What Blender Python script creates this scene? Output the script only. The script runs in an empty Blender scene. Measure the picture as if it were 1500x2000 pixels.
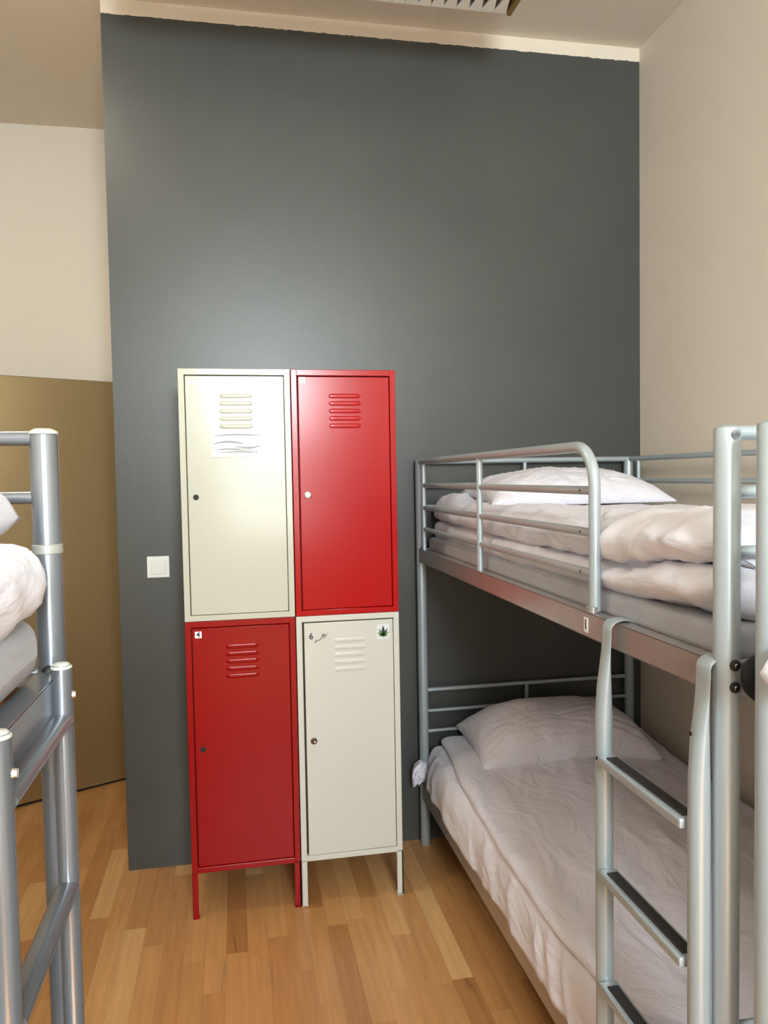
import bpy, bmesh, math, random
from mathutils import Vector, Matrix, noise
C = bpy.context.scene.collection
SC = bpy.context.scene
PI = math.pi
random.seed(7)

# ------------------------------------------------------------------ camera
cam_d = bpy.data.cameras.new('camera'); cam = bpy.data.objects.new('camera', cam_d); C.objects.link(cam)
fw = Vector((0.18797584, 0.98111527, -0.0455842)); rt = Vector((0.98184084, -0.18891777, -0.01728115)); up = Vector((0.02556647, 0.04150799, 0.99881101))
M = Matrix((rt, up, -fw)).transposed().to_4x4(); M.translation = Vector((0, 0, 1.54))
cam.matrix_world = M
cam_d.sensor_fit = 'VERTICAL'; cam_d.sensor_height = 36.0; cam_d.lens = 36.0 * 1508.87 / 2000.0
cam_d.clip_start = 0.02
SC.camera = cam

# ------------------------------------------------------------------ light and exposure
SC.view_settings.view_transform = 'Standard'; SC.view_settings.look = 'None'
SC.view_settings.gamma = 1.0; SC.view_settings.exposure = 0.17
SC.view_settings.use_curve_mapping = False
W = bpy.data.worlds.new('sky'); SC.world = W; W.use_nodes = True
W.node_tree.nodes['Background'].inputs[0].default_value = (0.75, 0.87, 1.0, 1)
W.node_tree.nodes['Background'].inputs[1].default_value = 2.0

def area(name, loc, rot, sx, sy, power, col, spread=None):
    l = bpy.data.lights.new(name, 'AREA'); l.shape = 'RECTANGLE'; l.size = sx; l.size_y = sy
    l.energy = power; l.color = col
    if spread: l.spread = spread
    o = bpy.data.objects.new(name, l); o.location = loc; o.rotation_euler = rot; C.objects.link(o)
    return o
# daylight entering through the window behind the camera (upper lights open sky, lower part looks at a facade)
area('daylight_upper', (0.36, -2.66, 2.57), (PI/2, 0, 0), .96, 1.05, 190, (0.84, 0.96, 1.0))
area('daylight_lower', (0.36, -2.66, 1.48), (PI/2, 0, 0), .96, 1.0, 24, (1.0, 0.97, 0.92))
sun = bpy.data.lights.new('sun', 'SUN'); sun.energy = 36.0; sun.angle = 0.01; sun.color = (1.0, 0.88, 0.70)
area('passage_light', (-.80, 2.15, 3.34), (0, 0, 0), .30, .30, 11, (1.0, .87, .68))
so = bpy.data.objects.new('sun', sun); C.objects.link(so)
so.rotation_euler = Vector((-0.05, 0.60, -0.80)).to_track_quat('-Z', 'Y').to_euler()

# ------------------------------------------------------------------ materials
def S(c):  # sRGB 0-255 -> linear
    return tuple(((v/255.0)/12.92 if v/255.0 <= .04045 else ((v/255.0+.055)/1.055)**2.4) for v in c) + (1.0,)

class NT:
    def __init__(s, name):
        s.m = bpy.data.materials.new(name); s.m.use_nodes = True
        s.t = s.m.node_tree; s.b = s.t.nodes['Principled BSDF']
    def n(s, kind, **kw):
        nd = s.t.nodes.new(kind)
        for k, v in kw.items():
            if k.startswith('i_'):
                key = k[2:]
                key = int(key) if key.isdigit() else key
                nd.inputs[key].default_value = v
            else: setattr(nd, k, v)
        return nd
    def l(s, a, b): s.t.links.new(a, b)
    def math(s, op, a, b=None, c=None):
        nd = s.t.nodes.new('ShaderNodeMath'); nd.operation = op
        for i, v in enumerate((a, b, c)):
            if v is None: continue
            if hasattr(v, 'links'): s.l(v, nd.inputs[i])
            else: nd.inputs[i].default_value = v
        return nd.outputs[0]

def mat(name, col, rough=0.5, metal=0.0, bump=0.0, bscale=80.0, var=0.0, vscale=4.0, coat=0.0, spec=0.5, sheen=0.0):
    N = NT(name); b = N.b
    b.inputs['Base Color'].default_value = col; b.inputs['Roughness'].default_value = rough
    b.inputs['Metallic'].default_value = metal; b.inputs['Specular IOR Level'].default_value = spec
    b.inputs['Coat Weight'].default_value = coat; b.inputs['Coat Roughness'].default_value = 0.08
    b.inputs['Sheen Weight'].default_value = sheen
    tc = N.n('ShaderNodeTexCoord')
    if var > 0:
        nz = N.n('ShaderNodeTexNoise', i_Scale=vscale, i_Detail=4.0)
        N.l(tc.outputs['Object'], nz.inputs['Vector'])
        mx = N.n('ShaderNodeMix', data_type='RGBA', blend_type='MULTIPLY')
        mx.inputs[0].default_value = 1.0
        rp = N.n('ShaderNodeMapRange'); rp.inputs[1].default_value = .3; rp.inputs[2].default_value = .7
        rp.inputs[3].default_value = 1 - var; rp.inputs[4].default_value = 1.0
        N.l(nz.outputs['Fac'], rp.inputs[0])
        cb = N.n('ShaderNodeCombineColor')
        for i in range(3): N.l(rp.outputs[0], cb.inputs[i])
        mx.inputs[6].default_value = col; N.l(cb.outputs[0], mx.inputs[7])
        N.l(mx.outputs[2], b.inputs['Base Color'])
    if bump > 0:
        nz = N.n('ShaderNodeTexNoise', i_Scale=bscale, i_Detail=3.0)
        N.l(tc.outputs['Object'], nz.inputs['Vector'])
        bp = N.n('ShaderNodeBump'); bp.inputs['Strength'].default_value = bump; bp.inputs['Distance'].default_value = 0.002
        N.l(nz.outputs['Fac'], bp.inputs['Height']); N.l(bp.outputs[0], b.inputs['Normal'])
    return N.m

M_beige = mat('beige wall paint', S((224, 214, 199)), 0.75, bump=.25, bscale=120, var=.02, vscale=2)
M_ceil = mat('ceiling paint', S((227, 216, 199)), 0.8, bump=.2, bscale=100, var=.02, vscale=2)
M_silver = mat('silver painted steel', S((178, 190, 196)), 0.36, metal=.35, bump=.04, bscale=300, var=.05, vscale=6)
M_steel = mat('grey glossy steel', S((140, 146, 154)), 0.26, metal=.7, bump=.03, bscale=200, var=.05, vscale=8)
M_rail = mat('worn silver rail steel', S((184, 180, 178)), 0.3, metal=.65, bump=.05, bscale=150, var=.10, vscale=9)
M_chrome = mat('chrome', (.8, .8, .8, 1), .12, metal=1)
M_cap = mat('pale plastic cap', S((205, 208, 200)), .45)
M_collar = mat('worn collar', S((172, 174, 168)), .4, metal=.3)
M_black = mat('black rubber', S((46, 46, 48)), .6, bump=.3, bscale=400)
M_hole = mat('black plastic hole', (.006, .006, .006, 1), .6)
M_cream = mat('cream enamel', S((197, 199, 185)), 0.16, var=.02, vscale=3, bump=.02, bscale=6)
M_cream2 = mat('off white enamel', S((208, 208, 201)), 0.28, var=.02, vscale=3, bump=.02, bscale=6)
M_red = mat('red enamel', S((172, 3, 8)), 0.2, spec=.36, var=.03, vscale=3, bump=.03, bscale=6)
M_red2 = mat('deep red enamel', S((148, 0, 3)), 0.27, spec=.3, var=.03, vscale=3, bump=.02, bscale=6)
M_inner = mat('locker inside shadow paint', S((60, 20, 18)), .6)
M_inner2 = mat('cream locker inside shadow paint', S((60, 54, 46)), .6)  # cream interior coloured dark so the door gap looks shaded
M_white_plastic = mat('white switch plastic', S((226, 230, 228)), .22)
M_paper = mat('white paper', S((244, 244, 242)), .35)
M_grey_mark = mat('grey mark', S((150, 150, 158)), .4)
M_navy = mat('navy print', S((28, 30, 70)), .5)
M_greenp = mat('green leaf print', S((96, 158, 70)), .5, var=.4, vscale=120)
M_purple = mat('dark violet leaf print', S((28, 22, 52)), .5)
M_darkgreen = mat('dark green leaf print', S((38, 78, 40)), .5)
M_sketch = mat('grey sketch ink', S((112, 112, 104)), .5, var=.6, vscale=200)
M_matt = mat('grey mattress ticking', S((172, 173, 180)), .9, bump=.5, bscale=350, var=.08, vscale=14, sheen=.2)
M_slat = mat('wooden slat', S((150, 105, 66)), .6, var=.2, vscale=10)
M_bag = mat('black bag cloth', S((14, 17, 22)), .75, bump=.4, bscale=300)
M_bronze_edge = mat('door edge', S((90, 76, 54)), .5)
M_lamp_gold = mat('brass lamp cover', S((178, 146, 84)), .35, metal=.6)
M_lamp_white = mat('white lamp enamel', S((236, 232, 222)), .4)
M_lamp_grey = mat('lamp reflector', S((112, 98, 84)), .35, metal=.3)
M_rust = mat('worn brown lock', S((96, 72, 60)), .45, metal=.4, var=.5, vscale=150)
M_glass = None

def cloth_mat(name, col):
    N = NT(name); b = N.b
    b.inputs['Base Color'].default_value = col; b.inputs['Roughness'].default_value = .85
    b.inputs['Sheen Weight'].default_value = .15
    tc = N.n('ShaderNodeTexCoord')
    n1 = N.n('ShaderNodeTexNoise', i_Scale=9.0, i_Detail=3.0, i_Distortion=1.6)
    n2 = N.n('ShaderNodeTexNoise', i_Scale=600.0, i_Detail=1.0)
    mp = N.n('ShaderNodeMapping'); mp.inputs['Scale'].default_value = (1.0, .6, 1.3); mp.inputs['Rotation'].default_value = (.2, .3, .6)
    N.l(tc.outputs['Object'], mp.inputs[0]); N.l(mp.outputs[0], n1.inputs['Vector']); N.l(tc.outputs['Object'], n2.inputs['Vector'])
    b1 = N.n('ShaderNodeBump'); b1.inputs['Strength'].default_value = .6; b1.inputs['Distance'].default_value = .018
    b2 = N.n('ShaderNodeBump'); b2.inputs['Strength'].default_value = .12; b2.inputs['Distance'].default_value = .001
    N.l(n1.outputs['Fac'], b1.inputs['Height']); N.l(n2.outputs['Fac'], b2.inputs['Height'])
    N.l(b1.outputs[0], b2.inputs['Normal']); N.l(b2.outputs[0], b.inputs['Normal'])
    return N.m
M_sheet = cloth_mat('white cotton', S((230, 229, 240)))
M_pillow = cloth_mat('white pillow cotton', S((228, 226, 236)))

def wood_floor():
    N = NT('strip parquet'); b = N.b
    tc = N.n('ShaderNodeTexCoord'); sp = N.n('ShaderNodeSeparateXYZ'); N.l(tc.outputs['Object'], sp.inputs[0])
    w, L = .068, .52
    row = N.math('FLOOR', N.math('DIVIDE', sp.outputs[0], w))
    wn = N.n('ShaderNodeTexWhiteNoise', noise_dimensions='1D'); N.l(row, wn.inputs['W'])
    yy = N.math('ADD', N.math('DIVIDE', sp.outputs[1], L), N.math('MULTIPLY', wn.outputs[0], 7.3))
    cell = N.math('FLOOR', yy)
    cb = N.n('ShaderNodeCombineXYZ'); N.l(row, cb.inputs[0]); N.l(cell, cb.inputs[1])
    w2 = N.n('ShaderNodeTexWhiteNoise', noise_dimensions='2D'); N.l(cb.outputs[0], w2.inputs['Vector'])
    ramp = N.n('ShaderNodeValToRGB'); cr = ramp.color_ramp
    cols = [(0, (168, 116, 68)), (.10, (188, 135, 82)), (.5, (200, 148, 93)), (.88, (212, 162, 106)), (1, (224, 180, 124))]
    cr.elements[0].position = 0; cr.elements[0].color = S(cols[0][1]); cr.elements[1].position = 1; cr.elements[1].color = S(cols[-1][1])
    for p, c in cols[1:-1]:
        e = cr.elements.new(p); e.color = S(c)
    N.l(w2.outputs[0], ramp.inputs[0])
    # grain
    mp = N.n('ShaderNodeMapping'); mp.inputs['Scale'].default_value = (55, 3.2, 1)
    ad = N.n('ShaderNodeVectorMath', operation='ADD'); N.l(tc.outputs['Object'], ad.inputs[0])
    cs = N.n('ShaderNodeVectorMath', operation='SCALE'); cs.inputs['Scale'].default_value = .37; N.l(cb.outputs[0], cs.inputs[0]); N.l(cs.outputs[0], ad.inputs[1])
    N.l(ad.outputs[0], mp.inputs[0])
    g = N.n('ShaderNodeTexNoise', i_Scale=1.0, i_Detail=5.0, i_Distortion=.6); N.l(mp.outputs[0], g.inputs['Vector'])
    gr = N.n('ShaderNodeMapRange'); gr.inputs[1].default_value = .3; gr.inputs[2].default_value = .75; gr.inputs[3].default_value = 1.06; gr.inputs[4].default_value = .82
    N.l(g.outputs['Fac'], gr.inputs[0])
    # knots and dark heart streaks
    mp2 = N.n('ShaderNodeMapping'); mp2.inputs['Scale'].default_value = (26, 2.4, 1); N.l(ad.outputs[0], mp2.inputs[0])
    g2 = N.n('ShaderNodeTexNoise', i_Scale=1.0, i_Detail=2.0, i_Distortion=1.0); N.l(mp2.outputs[0], g2.inputs['Vector'])
    kr = N.n('ShaderNodeMapRange'); kr.inputs[1].default_value = .68; kr.inputs[2].default_value = .78; kr.inputs[3].default_value = 1.0; kr.inputs[4].default_value = .62
    N.l(g2.outputs['Fac'], kr.inputs[0])
    # seams
    fx = N.math('FRACT', N.math('DIVIDE', sp.outputs[0], w)); fy = N.math('FRACT', yy)
    ex = N.math('MINIMUM', fx, N.math('SUBTRACT', 1.0, fx)); ey = N.math('MULTIPLY', N.math('MINIMUM', fy, N.math('SUBTRACT', 1.0, fy)), L / w)
    e = N.math('MINIMUM', ex, ey)
    sr = N.n('ShaderNodeMapRange'); sr.inputs[1].default_value = 0; sr.inputs[2].default_value = .02; sr.inputs[3].default_value = .74; sr.inputs[4].default_value = 1.0
    N.l(e, sr.inputs[0])
    f = N.math('MULTIPLY', N.math('MULTIPLY', gr.outputs[0], kr.outputs[0]), sr.outputs[0])
    vs = N.n('ShaderNodeVectorMath', operation='SCALE'); N.l(ramp.outputs[0], vs.inputs[0]); N.l(f, vs.inputs['Scale'])
    N.l(vs.outputs[0], b.inputs['Base Color'])
    b.inputs['Roughness'].default_value = .36; b.inputs['Specular IOR Level'].default_value = .45
    bp = N.n('ShaderNodeBump'); bp.inputs['Strength'].default_value = .15; bp.inputs['Distance'].default_value = .001
    N.l(f, bp.inputs['Height']); N.l(bp.outputs[0], b.inputs['Normal'])
    return N.m
M_floor = wood_floor()

def dark_wall():
    # dark grey satin paint up to a hand-cut line below the ceiling, beige above it
    N = NT('dark grey wall paint'); b = N.b
    tc = N.n('ShaderNodeTexCoord'); sp = N.n('ShaderNodeSeparateXYZ'); N.l(tc.outputs['Object'], sp.inputs[0])
    n = N.n('ShaderNodeTexNoise', i_Scale=45.0, i_Detail=3.0); N.l(tc.outputs['Object'], n.inputs['Vector'])
    zz = N.math('ADD', sp.outputs[2], N.math('MULTIPLY', N.math('SUBTRACT', n.outputs['Fac'], .5), .010))
    top = N.math('GREATER_THAN', zz, 3.302)
    nrm = N.n('ShaderNodeSeparateXYZ'); geo = N.n('ShaderNodeNewGeometry'); N.l(geo.outputs['Normal'], nrm.inputs[0])
    side = N.math('GREATER_THAN', nrm.outputs[1], -.5)
    fac = N.math('MAXIMUM', top, side)
    n2 = N.n('ShaderNodeTexNoise', i_Scale=1.6, i_Detail=5.0); N.l(tc.outputs['Object'], n2.inputs['Vector'])
    r2 = N.n('ShaderNodeValToRGB'); r2.color_ramp.elements[0].position = .35; r2.color_ramp.elements[0].color = S((68, 71, 70))
    r2.color_ramp.elements[1].position = .7; r2.color_ramp.elements[1].color = S((76, 78, 76)); N.l(n2.outputs['Fac'], r2.inputs[0])
    mx = N.n('ShaderNodeMix', data_type='RGBA'); N.l(fac, mx.inputs[0]); N.l(r2.outputs[0], mx.inputs[6]); mx.inputs[7].default_value = S((229, 218, 201))
    N.l(mx.outputs[2], b.inputs['Base Color'])
    rr = N.math('MULTIPLY_ADD', fac, .36, .36); N.l(rr, b.inputs['Roughness'])
    n3 = N.n('ShaderNodeTexNoise', i_Scale=90.0, i_Detail=3.0); N.l(tc.outputs['Object'], n3.inputs['Vector'])
    n4 = N.n('ShaderNodeTexNoise', i_Scale=4.0, i_Detail=2.0); N.l(tc.outputs['Object'], n4.inputs['Vector'])
    h = N.math('ADD', n3.outputs['Fac'], N.math('MULTIPLY', n4.outputs['Fac'], 3.0))
    bp = N.n('ShaderNodeBump'); bp.inputs['Strength'].default_value = .12; bp.inputs['Distance'].default_value = .002
    N.l(h, bp.inputs['Height']); N.l(bp.outputs[0], b.inputs['Normal'])
    return N.m
M_dark = dark_wall()

def bronze_door():
    N = NT('bronze laminate door'); b = N.b
    tc = N.n('ShaderNodeTexCoord'); mp = N.n('ShaderNodeMapping'); mp.inputs['Scale'].default_value = (500, 500, 6)
    N.l(tc.outputs['Object'], mp.inputs[0])
    n = N.n('ShaderNodeTexNoise', i_Scale=1.0, i_Detail=3.0); N.l(mp.outputs[0], n.inputs['Vector'])
    r = N.n('ShaderNodeValToRGB'); r.color_ramp.elements[0].position = .3; r.color_ramp.elements[0].color = S((158, 139, 103))
    r.color_ramp.elements[1].position = .7; r.color_ramp.elements[1].color = S((166, 147, 110)); N.l(n.outputs['Fac'], r.inputs[0])
    N.l(r.outputs[0], b.inputs['Base Color'])
    b.inputs['Metallic'].default_value = .6; b.inputs['Roughness'].default_value = .34
    return N.m
M_bronze = bronze_door()

# ------------------------------------------------------------------ mesh helpers
def base_of(o):
    v = Vector((0, 0, 0))
    while o is not None:
        v += Vector(o.location); o = o.parent
    return v

class MB:
    def __init__(s): s.b = bmesh.new(); s.mats = []
    def slot(s, m):
        if m is None: return 0
        if m not in s.mats: s.mats.append(m)
        return s.mats.index(m)
    def _fin(s, faces, m, smooth):
        i = s.slot(m)
        for f in faces:
            f.material_index = i
            if smooth is not None: f.smooth = smooth
    def box(s, a, b, m=None, bev=0.0, seg=2, rot=None, piv=None):
        a = Vector(a); b = Vector(b)
        t = bmesh.new(); bmesh.ops.create_cube(t, size=1)
        for v in t.verts: v.co = Vector(((a.x+b.x)/2+v.co.x*(b.x-a.x), (a.y+b.y)/2+v.co.y*(b.y-a.y), (a.z+b.z)/2+v.co.z*(b.z-a.z)))
        if bev > 0: bmesh.ops.bevel(t, geom=list(t.edges), offset=bev, segments=seg, affect='EDGES', profile=.5)
        if rot is not None:
            p = Vector(piv) if piv is not None else (a+b)/2
            for v in t.verts: v.co = p + rot @ (v.co-p)
        big = set(sorted(t.faces, key=lambda f: -f.calc_area())[:6])
        for f in t.faces: f.smooth = f not in big
        s.merge(t, m, None); return s
    def merge(s, t, m, smooth):
        mp = {}
        for v in t.verts: mp[v] = s.b.verts.new(v.co)
        fs = []
        for f in t.faces:
            try: nf = s.b.faces.new([mp[v] for v in f.verts])
            except ValueError: continue
            nf.smooth = f.smooth; fs.append(nf)
        t.free(); s._fin(fs, m, smooth)
    def sweep(s, pts, radii, m=None, seg=14, cap=True, upv=None):
        """pts: centreline; radii: float, or list of (ru, rv)"""
        pts = [Vector(p) for p in pts]; n = len(pts)
        if not isinstance(radii, (list, tuple)): radii = [(radii, radii)]*n
        rings = []; U = Vector(upv) if upv else None
        for i, p in enumerate(pts):
            d = (pts[min(i+1, n-1)]-pts[max(i-1, 0)]).normalized()
            if U is None:
                U = Vector((0, 0, 1)) if abs(d.z) < .9 else Vector((0, 1, 0))
            U2 = (U - d*U.dot(d)).normalized(); V = d.cross(U2); U = U2
            ru, rv = radii[i]
            rings.append([s.b.verts.new(p + U2*(math.cos(2*PI*k/seg)*ru) + V*(math.sin(2*PI*k/seg)*rv)) for k in range(seg)])
        fs = []
        for i in range(n-1):
            for k in range(seg):
                fs.append(s.b.faces.new((rings[i][k], rings[i][(k+1) % seg], rings[i+1][(k+1) % seg], rings[i+1][k])))
        s._fin(fs, m, True)
        if cap:
            s._fin([s.b.faces.new(rings[0][::-1]), s.b.faces.new(rings[-1])], m, False)
        return s
    def tube(s, a, b, r, m=None, seg=16): return s.sweep([a, b], r, m, seg)
    def lathe(s, c, prof, m=None, seg=20, axis='Z'):
        """prof: list of (r, h)"""
        c = Vector(c); rings = []
        def P(r, h, t):
            x, y = r*math.cos(t), r*math.sin(t)
            return c + {'Z': Vector((x, y, h)), 'Y': Vector((x, h, y)), 'X': Vector((h, x, y))}[axis]
        for r, h in prof: rings.append([s.b.verts.new(P(max(r, 1e-5), h, 2*PI*k/seg)) for k in range(seg)])
        fs = []
        for i in range(len(prof)-1):
            for k in range(seg): fs.append(s.b.faces.new((rings[i][k], rings[i][(k+1) % seg], rings[i+1][(k+1) % seg], rings[i+1][k])))
        s._fin(fs, m, True)
        s._fin([s.b.faces.new(rings[0]), s.b.faces.new(rings[-1])], m, False)
        return s
    def prism(s, poly, a, b, plane='XZ', m=None):
        """extrude 2-d polygon between a and b along the third axis"""
        def P(u, v, w): return {'XZ': Vector((u, w, v)), 'YZ': Vector((w, u, v)), 'XY': Vector((u, v, w))}[plane]
        A = [s.b.verts.new(P(u, v, a)) for u, v in poly]; B = [s.b.verts.new(P(u, v, b)) for u, v in poly]
        n = len(poly); fs = [s.b.faces.new(A), s.b.faces.new(B[::-1])]
        for k in range(n): fs.append(s.b.faces.new((A[k], B[k], B[(k+1) % n], A[(k+1) % n])))
        s._fin(fs, m, False); return s
    def build(s, name, m=None, parent=None, smooth_angle=True):
        bmesh.ops.recalc_face_normals(s.b, faces=list(s.b.faces))
        off = base_of(parent) if parent else Vector((0, 0, 0))
        for v in s.b.verts: v.co -= off
        for e in s.b.edges:
            if len(e.link_faces) == 2 and e.calc_face_angle(0) > math.radians(42): e.smooth = False
        me = bpy.data.meshes.new(name); s.b.to_mesh(me); s.b.free()
        mats = s.mats if s.mats else []
        if not mats or (m is not None and m not in mats and 0):
            mats = [m]
        for x in mats: me.materials.append(x if x is not None else m)
        o = bpy.data.objects.new(name, me); C.objects.link(o)
        if parent: o.parent = parent
        return o

GROUPS = {'locker': 'metal lockers in two stacks', 'bunk bed': 'bunk beds', 'pillow': 'white pillows', 'duvet': 'white duvets', 'mattress': 'grey and pale mattresses'}
def empty(name, loc, label, cat, group=None):
    o = bpy.data.objects.new(name, None); o.location = loc; o.empty_display_size = .1; C.objects.link(o)
    o['label'] = label; o['category'] = cat
    if group or cat in GROUPS: o['group'] = group or GROUPS[cat]
    return o
def tag(o, label, cat, group=None):
    o['label'] = label; o['category'] = cat
    if group or cat in GROUPS: o['group'] = group or GROUPS[cat]
    return o
def struct(o, label=None):
    o['kind'] = 'structure'
    if label: o['label'] = label
    return o
def centre_origin(o):
    """move a top-level mesh's origin to its base centre"""
    me = o.data; xs = [v.co for v in me.vertices]
    c = Vector(((min(v.x for v in xs)+max(v.x for v in xs))/2, (min(v.y for v in xs)+max(v.y for v in xs))/2, min(v.z for v in xs)))
    me.transform(Matrix.Translation(-c)); o.location = c
    return o

# ------------------------------------------------------------------ room shell
XL_, XR_, YW, YA, YR, ZC = -1.28, 1.751, 3.131, 4.273, -2.50, 3.358
m = MB(); m.box((XL_-.15, YR-.2, -.1), (XR_+.15, YA+.15, 0), M_floor)
o = m.build('floor'); struct(o, 'orange brown strip parquet floor')
m = MB(); m.box((XL_-.15, YR-.2, ZC), (XR_+.15, YA+.15, ZC+.1), M_ceil)
struct(m.build('ceiling'), 'beige painted ceiling')
m = MB(); m.box((-.4535, YW, 0), (XR_, YA, ZC), M_dark, 0)
struct(m.build('wall_back'), 'dark grey painted wall with a beige strip under the ceiling')
m = MB(); m.box((XR_, YR-.2, 0), (XR_+.15, YA+.15, ZC), M_beige); struct(m.build('wall_right'), 'beige wall beside the right bunks')
m = MB(); m.box((XL_-.15, YR-.2, 0), (XL_, YA+.15, ZC), M_beige); struct(m.build('wall_left'), 'beige wall beside the left bunk')
m = MB(); m.box((XL_, YA, 0), (-.4535, YA+.15, ZC), M_beige); struct(m.build('wall_alcove'), 'beige wall behind the open door')
# rear wall with a tall window opening  x -.3..0.9, z .95..3.1
WX0, WX1, WZ0, WZ1 = -.12, .84, .95, 3.10
m = MB()
m.box((XL_, YR-.2, 0), (WX0, YR, ZC), M_beige); m.box((WX1, YR-.2, 0), (XR_, YR, ZC), M_beige)
m.box((WX0, YR-.2, 0), (WX1, YR, WZ0), M_beige); m.box((WX0, YR-.2, WZ1), (WX1, YR, ZC), M_beige)
struct(m.build('wall_front'), 'beige wall with the window, behind the camera')
m = MB()
t = .05; yy0, yy1 = YR-.13, YR-.07
for a, b in (((WX0, yy0, WZ0), (WX0+t, yy1, WZ1)), ((WX1-t, yy0, WZ0), (WX1, yy1, WZ1)), ((WX0, yy0, WZ0), (WX1, yy1, WZ0+t)),
             ((WX0, yy0, WZ1-t), (WX1, yy1, WZ1)), ((WX0, yy0, 2.0), (WX1, yy1, 2.07)), ((.34, yy0, WZ0), (.38, yy1, 2.03))):
    m.box(a, b, M_white_plastic, .004, 1)
struct(m.build('window_1'), 'white framed tall window behind the camera')

# open door leaf in the alcove, turned 27 degrees
d0 = Vector((-.40, 4.203, 0)); dd = Vector((-1.0418+.5887, 3.872-4.1059, 0)).normalized()
dr = Matrix.Rotation(math.atan2(dd.y, dd.x), 3, 'Z'); 
door = bpy.data.objects.new('door_1', None); door.location = d0; C.objects.link(door); door['kind'] = 'structure'
m = MB(); m.box((0, -.0, .014), (.86, -.04, 2.04), M_bronze, .002, 1)
for v in m.b.verts: v.co = d0 + dr @ v.co
lf = m.build('door_leaf', None, door)
m = MB(); m.box((.02, -.008, .003), (.84, -.032, .016), M_hole)  # black strip standing in for the shadow line beneath the door
for v in m.b.verts: v.co = d0 + dr @ v.co
m.build('door_gap_shadow', None, lf)

# ------------------------------------------------------------------ ceiling lamp (louvred strip light)
lx0, lx1, ly0, ly1, lz = -.35, 1.015, 2.50, 2.73, 3.20
lamp = empty('ceiling_lamp', ((lx0+lx1)/2, (ly0+ly1)/2, lz), 'long louvred strip light with a brass end on the ceiling', 'lamp')
m = MB()
m.box((lx0, ly0, lz+.075), (lx1, ly1, lz+.10), M_lamp_white, .003, 1)
m.box((lx0, ly1-.006, lz+.012), (lx1, ly1, lz+.08), M_lamp_grey); m.box((lx0, ly0, lz+.012), (lx1, ly0+.006, lz+.08), M_lamp_grey)
m.box((lx0+.1, ly0+.07, lz+.10), (lx0+.16, ly1-.07, ZC), M_lamp_white); m.box((lx1-.2, ly0+.07, lz+.10), (lx1-.14, ly1-.07, ZC), M_lamp_white)
m.build('housing', None, lamp)
sp = .0465; n = int((lx1-lx0-.02)/sp); yc = (ly0+ly1)/2
for k in range(n):
    x = lx1-.012-sp*(k+.5)
    mm = MB()
    # blade: broad at both long edges, narrow over the tube
    hw = sp*.47
    poly = [(x-hw, ly1-.004), (x+hw, ly1-.004), (x+.003, yc+.012), (x+.003, yc-.012), (x+hw, ly0+.004), (x-hw, ly0+.004), (x-.003, yc-.012), (x-.003, yc+.012)]
    mm.prism(poly, lz, lz+.012, 'XY', M_lamp_white)
    mm.box((x-.002, ly0+.006, lz+.01), (x+.002, ly1-.006, lz+.06), M_lamp_white)
    mm.build('louvre_blade', None, lamp)
m = MB()
prof = [(ly0-.004, lz+.105), (ly0-.008, lz+.05), (ly0+.004, lz+.004), (yc, lz-.012), (ly1-.004, lz-.006), (ly1+.006, lz+.05), (ly1+.002, lz+.105)]
m.prism(prof, lx1-.010, lx1+.004, 'YZ', M_lamp_gold)
m.build('end_cap', None, lamp)
m = MB(); m.tube((lx0+.04, yc, lz+.045), (lx1-.04, yc, lz+.045), .013, M_lamp_white); m.build('tube', None, lamp)

# ------------------------------------------------------------------ light switch
sw = empty('light_switch', (-.305, YW, 1.16), 'square white rocker light switch on the dark wall', 'light switch')
m = MB(); m.box((-.347, YW-.009, 1.1605), (-.262, YW, 1.2445), M_white_plastic, .003, 3); m.build('frame', None, sw)
m = MB(); m.box((-.334, YW-.013, 1.1745), (-.276, YW-.008, 1.2315), M_white_plastic, .0025, 3, rot=Matrix.Rotation(math.radians(2.5), 3, 'X')); m.build('rocker', None, sw)

# ------------------------------------------------------------------ lockers
def text_mesh(txt, size, centre, m, parent, name='number', rotm=None):
    cu = bpy.data.curves.new(name, 'FONT'); cu.body = txt; cu.size = size; cu.extrude = .0002; cu.offset = size*.02
    cu.align_x = 'CENTER'; cu.align_y = 'CENTER'
    to = bpy.data.objects.new(name+'_tmp', cu); C.objects.link(to)
    dg = bpy.context.evaluated_depsgraph_get(); me = bpy.data.meshes.new_from_object(to.evaluated_get(dg))
    bpy.data.objects.remove(to); me.name = name
    R = rotm if rotm is not None else Matrix.Rotation(PI/2, 4, 'X')
    me.transform(R); me.transform(Matrix.Translation(Vector(centre)-base_of(parent)))
    me.materials.clear(); me.materials.append(m)
    o = bpy.data.objects.new(name, me); C.objects.link(o); o.parent = parent
    return o

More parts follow.
